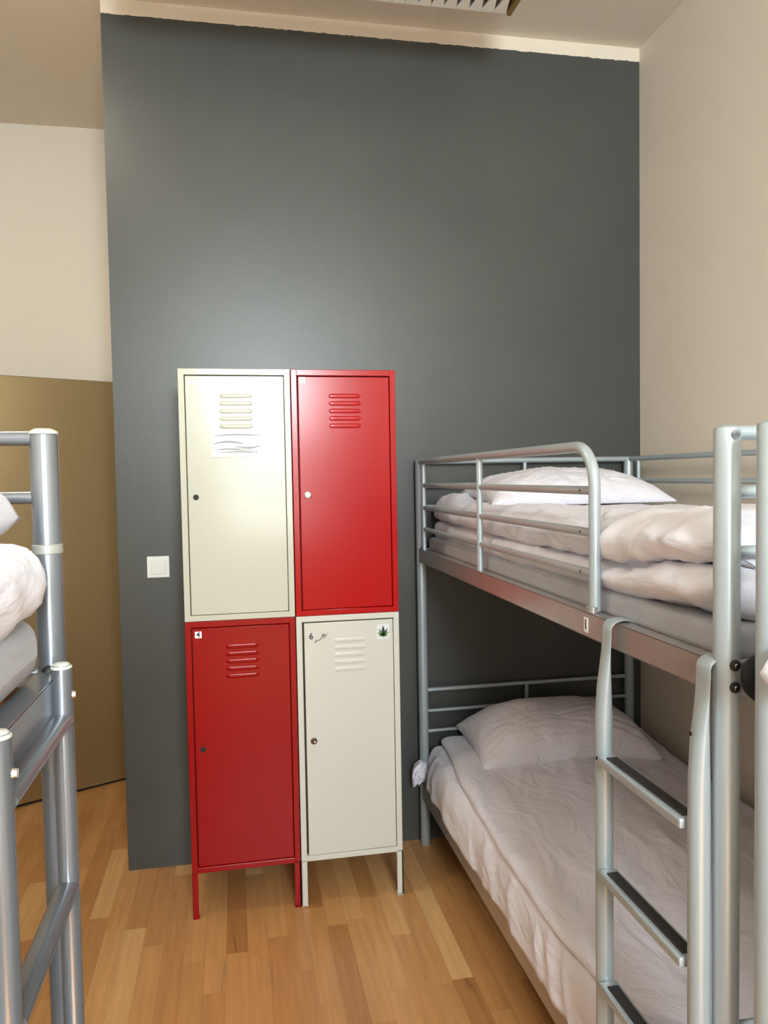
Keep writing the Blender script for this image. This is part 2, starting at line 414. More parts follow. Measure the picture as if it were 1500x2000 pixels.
LY, LD, WT = 2.723, .365, .0205
def locker(x0, x1, z0, z1, mt, inner, label, legs, lock, ajar=0.0):
    yb = LY+LD
    r = empty('metal_locker', ((x0+x1)/2, LY+LD/2, 0 if legs else z0), label, 'locker')
    m = MB(); k = .0015
    m.box((x0, LY+.002, z0), (x0+.0015, yb, z1), mt); m.box((x1-.0015, LY+.002, z0), (x1, yb, z1), mt)
    m.box((x0, LY+.002, z1-.0015), (x1, yb, z1), mt); m.box((x0, LY+.002, z0), (x1, yb, z0+.0015), mt)
    m.box((x0, yb-.0015, z0), (x1, yb, z1), mt)
    f = .0205; fb = .026
    m.box((x0, LY, z0), (x0+f, LY+.022, z1), mt, k, 2); m.box((x1-f, LY, z0), (x1, LY+.022, z1), mt, k, 2)
    m.box((x0+f-.001, LY, z1-.021), (x1-f+.001, LY+.022, z1), mt, k, 2); m.box((x0+f-.001, LY, z0), (x1-f+.001, LY+.022, z0+fb-.006), mt, k, 2)
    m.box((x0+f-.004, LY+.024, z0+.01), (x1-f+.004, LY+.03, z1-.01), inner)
    m.build('cabinet_body', None, r)
    # door, hinged on its right edge
    dx0, dx1, dz0, dz1 = x0+f+.0026+abs(ajar)*.26, x1-f-.0018, z0+fb-.0045, z1-.0238-abs(ajar)*.1
    m = MB()
    hx = dx1
    m.box((dx0, LY+.003, dz0), (dx1, LY+.018, dz1), mt, .0022, 3)
    # pressed ventilation louvres
    lcx = (dx0+dx1)/2 + .002
    for i in range(5):
        zc = z1-.092-i*.0262
        hw = .059; pts = []; rr = []
        for q in range(17):
            u = -1+2*q/16
            e = max(1-abs(u)**10, 0)**.5
            pts.append((lcx+u*hw, LY+.0035, zc)); rr.append((.0082*e+.0006, (.0019 if mt in (M_red, M_cream2) else .0032)*e+.0003))
        m.sweep(pts, rr, mt, 14, upv=(0, 0, 1))
    rot = Matrix.Rotation(ajar, 3, 'Z')
    def tf(bm_):
        p = Vector((hx, LY+.01, 0))
        for v in bm_.verts: v.co = p + rot @ (v.co-p)
    tf(m.b); dr_ = m.build('door', None, r)
    # lock
    lx, lzz = dx0+.0265, z0+ (z1-z0)*.494-.0
    m = MB()
    y = LY+.003
    if lock == 'hole':
        m.lathe((lx, y, lzz), [(.0098, .0), (.0098, -.0012), (.0082, -.0014)], M_hole, 20, 'Y'); nm = 'lock_hole'
    elif lock == 'chrome':
        m.lathe((lx, y, lzz), [(.0125, 0), (.0125, -.004), (.010, -.006), (.0085, -.006), (.0085, -.0045)], M_chrome, 24, 'Y')
        m.box((lx-.0015, y-.0068, lzz-.005), (lx+.0015, y-.0042, lzz+.005), M_cap); nm = 'lock'
    else:
        m.lathe((lx, y, lzz), [(.0118, 0), (.0118, -.003), (.009, -.004)], M_rust, 20, 'Y')
        m.lathe((lx+.003, y-.003, lzz-.002), [(.004, 0), (.0035, -.003)], M_chrome, 12, 'Y'); nm = 'lock'
    tf(m.b); m.build(nm, None, dr_)
    if legs:
        for (lx_, sx) in ((x0, 1), (x1, -1)):
            for (ly_, sy) in ((LY, 1), (yb, -1)):
                m = MB()
                # folded angle leg
                m.box((lx_, ly_, 0.004), (lx_+sx*.0205, ly_+sy*.0025, z0+.004), mt, .0008, 1)
                m.box((lx_, ly_, 0.004), (lx_+sx*.0025, ly_+sy*.0205, z0+.004), mt, .0008, 1)
                m.box((lx_, ly_, 0.0), (lx_+sx*.0215, ly_+sy*.0215, .006), M_cap if mt in (M_cream2,) else mt, .001, 1)
                # keep min/max ordering harmless for mirrored boxes
                m.build('leg', None, r)
    return r, dr_, (dx0, dx1, dz0, dz1)

xa, xb_, xc, xd = -.1835, .1955, .1985, .5700
zb, zm, zt = .163, 1.0515, 1.9195
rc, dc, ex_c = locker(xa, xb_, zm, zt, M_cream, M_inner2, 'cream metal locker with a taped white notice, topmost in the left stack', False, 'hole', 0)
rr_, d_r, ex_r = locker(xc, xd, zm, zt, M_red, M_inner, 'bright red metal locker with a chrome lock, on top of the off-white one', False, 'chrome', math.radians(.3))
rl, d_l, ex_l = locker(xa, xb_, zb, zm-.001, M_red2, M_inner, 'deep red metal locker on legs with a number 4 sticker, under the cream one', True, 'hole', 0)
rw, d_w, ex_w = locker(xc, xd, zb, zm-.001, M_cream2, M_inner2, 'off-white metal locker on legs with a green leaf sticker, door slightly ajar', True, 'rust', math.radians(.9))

def sticker(x0, x1, z0, z1, parent, mt=M_paper, name='number_sticker', dy=0.0):
    m = MB(); m.box((x0, LY+.0022+dy, z0), (x1, LY+.0032+dy, z1), mt); return m.build(name, None, parent)
s = sticker(-.149, -.127, 1.864, 1.884, dc); text_mesh('3', .019, (-.138, LY+.0020, 1.874), M_grey_mark, s)
s = sticker(.227, .2485, 1.872, 1.893, d_r, dy=-.003); text_mesh('5', .020, (.238, LY-.0012, 1.8825), M_grey_mark, s)
s = sticker(-.151, -.128, .993, 1.016, d_l); text_mesh('4', .025, (-.1395, LY+.0020, 1.0045), M_navy, s)
text_mesh('6', .030, (.250, LY-.0034, .978), M_navy, d_w)
# paper notice in a clear wavy sleeve
m = MB(); nx, nz = 30, 16; vv = []
for j in range(nz+1):
    row = []
    for i in range(nx+1):
        u, v = i/nx, j/nz
        x = -.0765+.1755*u; z = 1.617+.0875*v
        row.append(m.b.verts.new((x, LY-.0010-.0012*(1+math.sin(v*15+1.5*math.sin(u*3)))*math.sin(PI*v)**.5, z)))
    vv.append(row)
fs = []
for j in range(nz):
    for i in range(nx):
        f = m.b.faces.new((vv[j][i], vv[j][i+1], vv[j+1][i+1], vv[j+1][i])); fs.append(f)
m._fin(fs, M_paper, True)
m.box((-.0765, LY+.0015, 1.617), (.099, LY+.0032, 1.7045), M_paper)
note = m.build('paper_notice', None, dc)
# grey sweeps and bars laid over the notice
m = MB()
for (z0_, amp, wd, a0, a1) in ((1.690, .004, .003, .05, .95), (1.662, .008, .0034, .02, .62), (1.655, -.006, .0028, .45, .95), (1.640, .005, .0022, .05, .6), (1.632, .003, .002, .1, .9)):
    pts = []; rr2 = []
    for q in range(21):
        u = a0+(a1-a0)*q/20
        pts.append((-.0765+.1755*u, LY-.0036, z0_+amp*math.sin(PI*(q/20))))
        rr2.append((wd*math.sin(PI*(.08+.84*q/20)), .0005))
    m.sweep(pts, rr2, M_grey_mark, 8, upv=(0, 0, 1))
random.seed(3)
for i in range(11):
    x = .0+.0075*i; z = 1.652-.0012*i
    m.box((x, LY-.0038, z-.010-random.random()*.008), (x+.0016, LY-.0032, z+.003), M_grey_mark)
m.build('print', None, note)
# leaf sticker
def leaf(cx, cz, y, parent):
    pl = MB(); pl.box((cx-.024, y+.0006, cz-.026), (cx+.023, y+.0014, cz+.028), mat('pale sticker film', S((222, 226, 230)), .3))
    st = pl.build('leaf_sticker', None, parent)
    m = MB()
    bx, bz = cx, cz-.014
    for ang, L, mt in ((0, .038, M_purple), (-32, .031, M_darkgreen), (32, .031, M_greenp), (-60, .026, M_greenp), (58, .026, M_greenp), (-88, .018, M_greenp), (86, .018, M_greenp), (150, .008, M_darkgreen), (-145, .010, M_greenp)):
        a = math.radians(ang); d = Vector((math.sin(-a), math.cos(a))); nn = Vector((d.y, -d.x)); poly = []
        W_ = L*.13
        for side in (1, -1):
            rng = range(0, 9) if side == 1 else range(8, -1, -1)
            for q in rng:
                u = q/8; w = W_*math.sin(PI*u**.8)*(1 + (.25 if q % 2 else -.1))
                p = Vector((bx, bz)) + d*(L*u) + nn*(side*max(w, 0))
                poly.append((p.x, p.y))
        # drop duplicate end points
        pp = []
        for p in poly:
            if not pp or (Vector(p)-Vector(pp[-1])).length > 1e-5: pp.append(p)
        if (Vector(pp[0])-Vector(pp[-1])).length < 1e-5: pp.pop()
        m.prism(pp, y-.0002, y+.0008, 'XZ', mt)
        if mt is M_greenp:
            m.sweep([(bx, y-.0003, bz), (bx+d.x*L*.9, y-.0003, bz+d.y*L*.9)], [(.0009, .0003), (.0003, .0003)], M_darkgreen, 6, upv=(0, 1, 0))
    m.build('leaf_print', None, st)
leaf(.511, .980, LY-.0005, d_w)
# small grey pencil-like flower sketch
m = MB(); y = LY-.0042
random.seed(11)
m.sweep([(.264, y, .958), (.272, y, .964), (.280, y, .964), (.290, y, .974)], [(.0022, .0003), (.0016, .0003), (.0014, .0003), (.001, .0003)], M_sketch, 8, upv=(0, 0, 1))
m.sweep([(.262, y, .957), (.268, y, .959)], [(.003, .0003), (.002, .0003)], M_sketch, 8, upv=(0, 0, 1))
M_sketch2 = mat('pale grey sketch ink', S((160, 160, 150)), .5)
for i, (u, v, L, ang) in enumerate(((0, 0, .011, 40), (.006, .005, .010, 50), (.011, .008, .008, 30), (-.001, .006, .008, 75), (.007, -.003, .008, 10), (.003, .010, .007, 60), (.013, .002, .006, 15), (.014, .009, .005, 60))):
    cx, cz, c_, s_ = .291+u, .974+v, math.cos(math.radians(ang)), math.sin(math.radians(ang))
    el = [(math.cos(t*PI/6)*L*.5, math.sin(t*PI/6)*L*.22) for t in range(12)]
    m.prism([(cx+p*c_-q*s_, cz+p*s_+q*c_) for p, q in el], y-.0002*i, y+.001, 'XZ', M_sketch if i % 2 else M_sketch2)
m.build('flower_sketch', None, d_w)

# ------------------------------------------------------------------ bunk beds
def arc(c, r, a0, a1, n, f):
    return [f(c[0]+r*math.cos(a0+(a1-a0)*i/n), c[1]+r*math.sin(a0+(a1-a0)*i/n)) for i in range(n+1)]

def bunk(label, X, sg, Yf, Yn, p, group=None):
    """X: aisle side plane; sg: +1 bed lies towards +X; Yf far end, Yn near end"""
    wd = .926; Xw = X+sg*wd; ms, mr = p['mat'], p['rail_mat']; pr = p['pr']; H = p['H']
    r = empty('bunk_bed', ((X+Xw)/2, (Yf+Yn)/2, 0), label, 'bunk bed', group)
    for x in (X, Xw):
        for y in (Yf, Yn):
            m = MB()
            m.lathe((x, y, 0), [(pr*.9, 0), (pr, .004), (pr, H-.006), (pr*.92, H-.001), (pr*.5, H+.003), (.001, H+.004)], ms, 28)
            if p.get('collar'): m.lathe((x, y, p['collar']), [(pr, -.006), (pr+.0012, -.005), (pr+.0012, .005), (pr, .006)], M_steel if 0 else M_collar, 28)
            po = m.build('post', None, r)
            m = MB()
            if p.get('flatcap'):
                m.lathe((x, y, H-.001), [(pr*1.01, 0), (pr*1.03, .003), (pr*.6, .0065), (.001, .007)], M_cap, 28)
                m.build('cap', None, po)
    # bolts on the near aisle post
    rz0, rz1 = p['rail']
    for yq, s2 in ((Yn, -1), (Yf, -1)):
        for z in (rz1-.002, rz0+.018):
            for xq in (X,):
                m = MB(); m.lathe((xq, yq+s2*pr*.99, z), [(.0085, 0), (.0085, s2*.003), (.006, s2*.0055), (.001, s2*.006)], M_hole, 16, 'Y')
                m.lathe((xq, yq+s2*(pr*.99+.005), z), [(.004, 0), (.003, s2*.002)], M_chrome, 10, 'Y')
                m.build('bolt', None, r)
    m = MB(); m.lathe((X, Yn-pr*.98, H-.012), [(.007, 0), (.007, -.0025), (.003, -.003)], M_steel, 16, 'Y')
    m.build('bolt', None, r)
    # end frames
    for y, zs, rad in ((Yf, p['end_hi'], p['er']), (Yn, p['end_hi_near'], p['er']), (Yf, p['end_lo'], .0085), (Yn, p['end_lo'], .0085)):
        m = MB()
        for i, z in enumerate(zs): m.tube((X, y, z), (Xw, y, z), rad if i == 0 else rad*.85, ms)
        m.tube(((X+Xw)/2-sg*.01, y, zs[0]), ((X+Xw)/2-sg*.01, y, zs[-1]-(.08 if zs is p['end_hi'] else .0)), .0085, ms)
        if zs is p['end_hi'] or zs is p['end_hi_near']:
            m.box((min(X, Xw), y-.010, rz0), (max(X, Xw), y+.010, rz1), mr, .003, 2)
        else:
            m.box((min(X, Xw), y-.010, p['lrail'][0]), (max(X, Xw), y+.010, p['lrail'][1]), mr, .003, 2)
        m.build('end_frame', None, r)
    # long rails (open C profile: web + flanges) upper and lower, both sides
    for (za, zb2) in (p['rail'], p['lrail']):
        for x, s2 in ((X, -sg), (Xw, sg)):
            m = MB(); th = .002; d = .028
            xo = x+s2*.014; xi = xo-s2*d
            m.box((min(xo, xo-s2*th), Yn+.012, za), (max(xo, xo-s2*th), Yf-.012, zb2), mr, .0008, 1)
            m.box((min(xo, xi), Yn+.012, zb2-.003), (max(xo, xi), Yf-.012, zb2), mr, .001, 1)
            m.box((min(xo, xi), Yn+.012, za), (max(xo, xi), Yf-.012, za+.003), mr, .001, 1)
            m.box((min(xi, xi+s2*th), Yn+.012, za), (max(xi, xi+s2*th), Yf-.012, zb2), mr, .0008, 1)
            m.build('side_rail', None, r)
        for i in range(13):
            y = Yn+.1+(Yf-Yn-.2)*i/12
            m = MB(); m.box((min(X+sg*.014, Xw-sg*.014), y-.03, zb2-.016), (max(X+sg*.014, Xw-sg*.014), y+.03, zb2-.004), M_slat, .002, 1)
            m.build('slat', None, r)
    # wall-side guard
    m = MB()
    for z in (H-.008, H-.101): m.tube((Xw, Yn, z), (Xw, Yf, z), .0105, ms)
    for y in (Yf-.085, (Yf+Yn)/2, Yn+.085): m.tube((Xw, y, H-.008), (Xw, y, rz1), .0085, ms)
    m.build('guard_rail', None, r)
    # aisle guard with its bent end: from the head end towards the ladder
    m = MB(); yh = p['guard'][0]; ye = p['guard'][1]; sy = 1 if ye > yh else -1
    zt_ = p['gz'][0]; R = .085
    pts = [(X, yh, zt_)] + [(X, yh+(ye-sy*R-yh)*i/4, zt_) for i in (1, 2, 3)] + \
        arc((ye-sy*R, zt_-R), R, PI/2, 0 if sy > 0 else PI, 10, lambda a, b: (X, a, b)) + [(X, ye, rz1+.04), (X, ye, rz1+.004)]
    m.sweep(pts, .0125, ms, 16)
    for z in p['gz'][1:]:
        m.sweep([(X, yh+sy*.065, z), (X, ye, z)], [(.0095, .0075)]*2, ms, 14, upv=(0, 0, 1))
        m.lathe((X-sg*.0075, ye-sy*.055, z), [(.0028, 0), (.0028, -sg*.0008)], M_hole, 10, 'X')
    for y in (yh+sy*.065, yh+sy*.79):
        m.tube((X-sg*.002, y, zt_), (X-sg*.002, y, rz1-.003), .0098, ms)
    m.lathe((X-sg*.006, ye, rz1+.001), [(.0135, 0), (.0135, .012), (.011, .014)], M_rail, 16)
    m.build('guard_rail', None, r)
    return r

PR = dict(mat=M_silver, rail_mat=M_rail, pr=.0200, H=1.607, rail=(1.190, 1.244), lrail=(.203, .268), er=.0115,
          end_hi=(1.599, 1.50, 1.413), end_hi_near=(1.598, 1.507, 1.414), end_lo=(.653, .565, .480),
          gz=(1.598, 1.503, 1.413, 1.326))
pA = dict(PR, guard=(3.085, 1.518))
bedA = bunk('silver tubular bunk bed against the dark wall, with its end post beside the hook-on ladder', .744, 1, 3.085, 1.07, pA)
pB = dict(PR, guard=(-1.055, .42))
bedB = bunk('silver tubular bunk bed cut off by the right edge of the photo', .744, 1, .969, -1.055, pB)
pC = dict(mat=M_steel, rail_mat=M_steel, pr=.0165, H=1.600, rail=(1.262, 1.312), lrail=(.30, .35), er=.0088,
          end_hi=(1.594, 1.522, 1.45), end_hi_near=(1.594, 1.522, 1.45), end_lo=(.72, .62, .52), gz=(1.594, 1.52, 1.45, 1.385), flatcap=True, collar=1.459, guard=(-1.02, .40))
bedC = bunk('grey steel bunk bed at the left edge of the photo', -.228, -1, 1.005, -1.02, pC)

# number sticker on the upper side rail of the far right bunk
m = MB(); m.box((.7285, 1.522, 1.200), (.7297, 1.540, 1.232), M_paper); st = m.build('number_sticker', None, bedA)
RY = Matrix.Rotation(-PI/2, 4, 'Z') @ Matrix.Rotation(PI/2, 4, 'X')
text_mesh('1', .030, (.7282, 1.531, 1.216), M_hole, st, rotm=RY)

# hook-on ladder of the far right bunk
lad = empty('bunk_ladder', (.70, 1.245, 0), 'silver hook-on ladder with black grip treads on the right bunk', 'ladder')
for y in (1.408, 1.086):
    m = MB()
    Z = [(0.004, .0175, .0175), (.5, .0175, .0175), (.98, .0175, .0175), (1.06, .0178, .0165), (1.12, .0182, .013), (1.165, .0188, .007), (1.195, .0192, .0028), (1.22, .0195, .0025)]
    pts = [(.7075+max(0, z-1.10)*.06, y, z) for z, a, b in Z]; rad = [(a, b) for z, a, b in Z]
    for i in range(9):
        a = PI - PI*i/8
        pts.append((.7435+.029*math.cos(a), y, 1.232+.018*math.sin(a))); rad.append((.0195, .0025))
    pts.append((.7735, y, 1.205)); rad.append((.0195, .0025))
    m.sweep(pts, rad, M_silver, 24, upv=(0, 1, 0))
    m.lathe((.6905, y-.004, .975 if y > 1.2 else 1.13), [(.0035, 0), (.0035, -.0012)], M_hole, 10, 'X')
    m.build('ladder_rail', None, lad)
for z in (.985, .756, .527, .298):
    m = MB(); m.box((.684, 1.103, z-.018), (.724, 1.392, z), M_silver, .004, 2); stp = m.build('step', None, lad)
    m = MB(); m.box((.694, 1.112, z-.001), (.717, 1.372, z+.0025), M_black, .001, 1); m.build('grip_strip', None, stp)

# side ladder of the left bunk
m = MB()
for y, zt2 in ((.955, 1.326), (.705, 1.326)):
    m.lathe((-.2065, y, 0), [(.0118, 0), (.0118, zt2-.006), (.0105, zt2)], M_steel, 20)
ldc = m.build('ladder', None, bedC)
for y in (.955, .705):
    m = MB(); m.lathe((-.2065, y, 1.322), [(.0120, 0), (.0120, .002), (.008, .006), (.001, .007)], M_cap, 20)
    m.build('cap', None, ldc)
    for q in (1.29,):
        m = MB(); m.lathe((-.2185, y, q), [(.0045, 0), (.0045, -.006)], M_chrome, 12, 'X'); m.lathe((-.1950, y, q), [(.005, 0), (.004, .004)], M_chrome, 12, 'X')
        m.tube((-.2185, y, q), (-.195, y, q), .003, M_chrome, 8); m.build('bolt', None, ldc); m = MB()
    m.lathe((-.2135, y+.018, 1.302), [(.007, 0), (.007, .006), (.005, .008)], M_chrome, 12, 'X')
    m.build('nut', None, ldc)
for i in range(6):
    z = 1.262-i*.2
    m = MB()
    m.sweep([(-.2065, .712, z), (-.2065, .948, z)], [(.008, .0135)]*2, M_steel, 20, upv=(0, 0, 1)); m.build('rung', None, ldc)

# ------------------------------------------------------------------ bedding
def resample(poly, n, closed=True):
    P = [Vector(p) for p in poly]
    if closed: P = P + [P[0]]
    # smooth via Catmull-Rom then uniform sampling
    dense = []
    m_ = len(P)-1
    for i in range(m_):
        p0 = P[(i-1) % m_] if closed else P[max(i-1, 0)]; p1 = P[i]; p2 = P[i+1]
        p3 = P[(i+2) % m_] if closed and i+2 > m_ else P[min(i+2, m_)]
        for q in range(12):
            t = q/12
            dense.append(.5*((2*p1)+(-p0+p2)*t+(2*p0-5*p1+4*p2-p3)*t*t+(-p0+3*p1-3*p2+p3)*t**3))
    if not closed: dense.append(P[-1])
    else: dense.append(dense[0].copy())
    L = [0]
    for i in range(1, len(dense)): L.append(L[-1]+(dense[i]-dense[i-1]).length)
    out = []; j = 0; cnt = n if closed else n-1
    for k in range(n):
        d = L[-1]*k/cnt
        while j < len(L)-2 and L[j+1] < d: j += 1
        t = (d-L[j])/max(L[j+1]-L[j], 1e-9); out.append(dense[j].lerp(dense[j+1], min(max(t, 0), 1)))
    return out

def ridge(p): return 1-abs(noise.noise(p))*2.4
def wrinkle(p, seed=0, amp=.006, dirv=(1, .35, .6), f=7):
    s_ = Vector((seed*3.1, seed*1.7, seed*.9)); d = Vector(dirv).normalized()
    wp = p + Vector((noise.noise(p*2.6+s_), noise.noise(p*2.9-s_), noise.noise(p*2.4+s_*2)))*.07
    q = wp - d*(wp.dot(d)*.80)
    w = noise.noise(p*2.2+s_)*.9
    out = 0
    for k, (ff, wt) in enumerate(((f, 1.0), (f*2.1, .5), (f*4.0, .22))):
        msk = min(max(noise.noise(p*(2.4+k)-s_*(k+1))*1.9+.45, 0), 1.2)
        r_ = max(ridge(q*ff+s_*(k+1)), -.35)
        out += wt*msk*(r_ if r_ < 0 else r_**1.3)
    return amp*(w + 1.05*out)

def loft(name, ysec, n, mt, closed=True, disp=None, cap=True, thick=0):
    """ysec: list of (y, polygon) already resampled to n points; disp(p, normal)->float"""
    bm_ = bmesh.new(); rings = []
    for y, poly in ysec: rings.append([bm_.verts.new((q[0], y, q[1])) for q in poly])
    for i in range(len(rings)-1):
        rngk = range(n) if closed else range(n-1)
        for k in rngk: bm_.faces.new((rings[i][k], rings[i][(k+1) % n], rings[i+1][(k+1) % n], rings[i+1][k]))
    if closed and cap:
        for rg in (rings[0], rings[-1]):
            c = sum((v.co for v in rg), Vector())/n; cv = bm_.verts.new(c)
            for k in range(n): bm_.faces.new((rg[k], rg[(k+1) % n], cv))
    bmesh.ops.recalc_face_normals(bm_, faces=list(bm_.faces)); bm_.normal_update()
    if disp:
        mv = [(v, v.normal.copy()*disp(v.co, v.normal)) for v in bm_.verts]
        for v, d in mv: v.co += d
    for f in bm_.faces: f.smooth = True
    me = bpy.data.meshes.new(name); bm_.to_mesh(me); bm_.free(); me.materials.append(mt)
    o = bpy.data.objects.new(name, me); C.objects.link(o)
    if thick:
        md = o.modifiers.new('thickness', 'SOLIDIFY'); md.thickness = thick; md.offset = -1
    return o

def lerp_sec(keys, y):
    """keys: sorted list of (y, polygon)"""
    if y <= keys[0][0]: return keys[0][1]
    for (ya, pa), (yb2, pb) in zip(keys, keys[1:]):
        if y <= yb2:
            t = (y-ya)/(yb2-ya); t = t*t*(3-2*t)
            return [(a[0]+(b[0]-a[0])*t, a[1]+(b[1]-a[1])*t) for a, b in zip(pa, pb)]
    return keys[-1][1]

def puffy(name, keys, y0, y1, n, ny, mt, disp, endr=.06, mirror=None):
    """closed loft with rounded ends"""
    secs = []
    ys = []
    for i in range(9):
        a = PI/2*i/8; ys.append((y0+endr*(1-math.sin(a+0)) if 0 else y0+endr*(1-math.cos(a)), math.sin(a)))
    mid = [(y0+endr+(y1-y0-2*endr)*i/ny, 1) for i in range(1, ny)]
    end = [(y1-(y-y0), s_) for y, s_ in reversed(ys)]
    for y, s_ in ys+mid+end:
        pol = resample(lerp_sec(keys, y), n)
        cx = sum(p[0] for p in pol)/n; cz = sum(p[1] for p in pol)/n
        s2 = max(s_, .02)
        hx = max(abs(p[0]-cx) for p in pol)
        # shrink in height fully, in width only by the same absolute amount
        hz = max(abs(p[1]-cz) for p in pol)
        kx = (hx-hz*(1-s2))/hx
        secs.append((y, [Vector((cx+(p[0]-cx)*kx, cz+(p[1]-cz)*s2)) for p in pol]))
    return loft(name, secs, n, mt, True, disp)

def mattress(x0, x1, y0, y1, z0, z1, label, bev=.018, mt=None):
    m = MB(); mt = mt or M_matt
    m.box((x0, y0, z0), (x1, y1, z1), mt, bev, 4)
    # piping along the edges
    o = m.build('mattress'); tag(o, label, 'mattress'); return centre_origin(o)

def pillow(cx, cy, cz, hx, hy, h, label, rx=0, ry=0, rz=0, seed=0, n=64, sink=.12, full=.55):
    bm_ = bmesh.new(); top = {}; bot = {}
    for i in range(n+1):
        for j in range(n+1):
            u, v = -1+2*i/n, -1+2*j/n
            # inward-curving seam edges with pointed corners
            x = u*hx*(1-.07*(1-v*v)**1*abs(u)**3); y = v*hy*(1-.09*(1-u*u)*abs(v)**3)
            t = ((1-abs(u)**2.6)*(1-abs(v)**2.6))**full if abs(u) < 1 and abs(v) < 1 else 0
            p = Vector((x, y, 0))
            w = wrinkle(Vector((x+cx, y+cy, 0)), seed, .008, (v*.6+.2, u+.3, 0), 9)*(.35+.65*t)
            cr = .012*ridge(Vector((math.atan2(v, u)*2.2+seed, (u*u+v*v)*1.2, seed)))*(1-t)*t*3
            edge = abs(u) >= 1 or abs(v) >= 1
            zt_ = h*t*(1+.08*noise.noise(p*6+Vector((seed, 0, 0)))) + (0 if edge else w+cr*.6)
            top[i, j] = bm_.verts.new((x, y, max(zt_, 0) if not edge else 0))
            bot[i, j] = top[i, j] if edge else bm_.verts.new((x, y, -h*sink*t-.001))
    for i in range(n):
        for j in range(n):
            bm_.faces.new((top[i, j], top[i+1, j], top[i+1, j+1], top[i, j+1]))
            q = (bot[i, j], bot[i, j+1], bot[i+1, j+1], bot[i+1, j])
            if len(set(q)) == 4:
                try: bm_.faces.new(q)
                except ValueError: pass
    bmesh.ops.recalc_face_normals(bm_, faces=list(bm_.faces))
    for f in bm_.faces: f.smooth = True
    me = bpy.data.meshes.new('pillow'); bm_.to_mesh(me); bm_.free(); me.materials.append(M_pillow)
    o = bpy.data.objects.new('pillow', me); C.objects.link(o)
    o.location = (cx, cy, cz); o.rotation_euler = (rx, ry, rz)
    tag(o, label, 'pillow'); return o

# --- far right bunk, upper bed
mattress(.766, 1.655, 1.095, 3.055, 1.232, 1.291, 'grey mattress on the upper bed of the right bunk, showing under the white duvet')
def up_sec(xo, hem, cr, tp, w1, w2):
    # xo outer x, hem z, crease z, top z, bulges
    return [(1.60, 1.294), (1.0, 1.293), (xo+.06, 1.294), (xo+.014, hem), (xo-w1, hem+.028), (xo-w1*.6, cr-.014), (xo+.022, cr), (xo-w2*.6, cr+.012), (xo-w2, cr+.036), (xo-w2+.004, tp-.045), (xo+.03, tp-.008),
            (xo+.12, tp), (1.2, tp-.012), (1.5, tp-.022), (1.640, tp-.045), (1.652, tp-.09)]
keysU = [(1.09, up_sec(.775, 1.318, 1.392, 1.468, .026 , .032)), (1.20, up_sec(.772, 1.310, 1.385, 1.476, .032, .040)), (1.48, up_sec(.772, 1.287, 1.350, 1.455, .020, .024)),
         (1.62, up_sec(.785, 1.284, 1.348, 1.448, .014, .012)), (2.3, up_sec(.790, 1.276, 1.348, 1.440, .014, .014)),
         (2.75, up_sec(.800, 1.276, 1.352, 1.430, .014, .010)), (3.05, up_sec(.800, 1.280, 1.36, 1.468, .014, .016))]
def dU(p, nrm):
    side = max(0, -nrm.x)
    return wrinkle(p, 2, .0088, (0, .9, -.75) if side > .4 else (.7, .6, 0), 9) * (1 if p.y < 1.5 or side < .3 else .6)
o = puffy('duvet', keysU, 1.085, 3.062, 200, 190, M_sheet, dU, .045)
tag(o, 'folded white duvet spread on the upper bed of the right bunk', 'duvet'); centre_origin(o)
pillow(1.235, 2.80, 1.450, .35, .245, .108, 'plump white pillow on the upper bed of the right bunk', rx=math.radians(4), rz=math.radians(-3), seed=4)

# --- far right bunk, lower bed
mattress(.785, 1.655, 1.10, 3.045, .262, .400, 'pale mattress on the lower bed of the right bunk, under the hanging sheet')
def lo_sheet(y):
    t = (y-1.1)/1.95
    hem = .276+.006*math.sin(y*7)+.004*math.sin(y*19)+(.012 if y > 2.9 else 0)
    xo = .724+.004*math.sin(y*9)+(.026 if y > 2.95 else 0)
    return [(xo-.002, hem), (xo-.001, hem+.04), (xo+.004, .368), (xo+.026, .412), (xo+.07, .420), (1.0, .420), (1.3, .420), (1.6, .420), (1.662, .417)]
secs = []
for i in range(150):
    y = 1.09+(3.068-1.09)*i/149
    # droop at the two ends
    secs.append((y, resample([Vector(q) for q in lo_sheet(y)], 110, False)))
def dS(p, nrm):
    hang = max(0, min(1, (.43-p.z)/.12))
    return -(wrinkle(p, 5, .0075, (.0, .45, 1), 10)*(.5+.6*hang))*(1 if nrm.z < 0 or nrm.x > 0 else -1)
o = loft('sheet', secs, 110, M_sheet, False, dS, thick=.0025)
# tucked-out crumpled corner by the far post
bmc = bmesh.new(); bmesh.ops.create_icosphere(bmc, subdivisions=5, radius=1)
for v in bmc.verts:
    d = v.co.copy(); k = .92+.45*noise.noise(d*1.5+Vector((3, 1, 2)))+.22*ridge(d*2.6+Vector((noise.noise(d*2), 0, 1)))
    v.co = Vector((.712+d.x*.026*k+.012*d.z, 3.045+d.y*.034*k, .325+d.z*.050*k-.016*(d.x < 0)*abs(d.x)))
for f in bmc.faces: f.smooth = True
bmx = bmesh.new(); bmx.from_mesh(o.data); tmp = bpy.data.meshes.new('t'); bmc.to_mesh(tmp); bmc.free(); bmx.from_mesh(tmp); bmx.to_mesh(o.data); bmx.free(); bpy.data.meshes.remove(tmp)
for pl in o.data.polygons: pl.use_smooth = True
tag(o, 'white sheet hanging over the side rail of the lower right bed', 'bed sheet'); centre_origin(o)
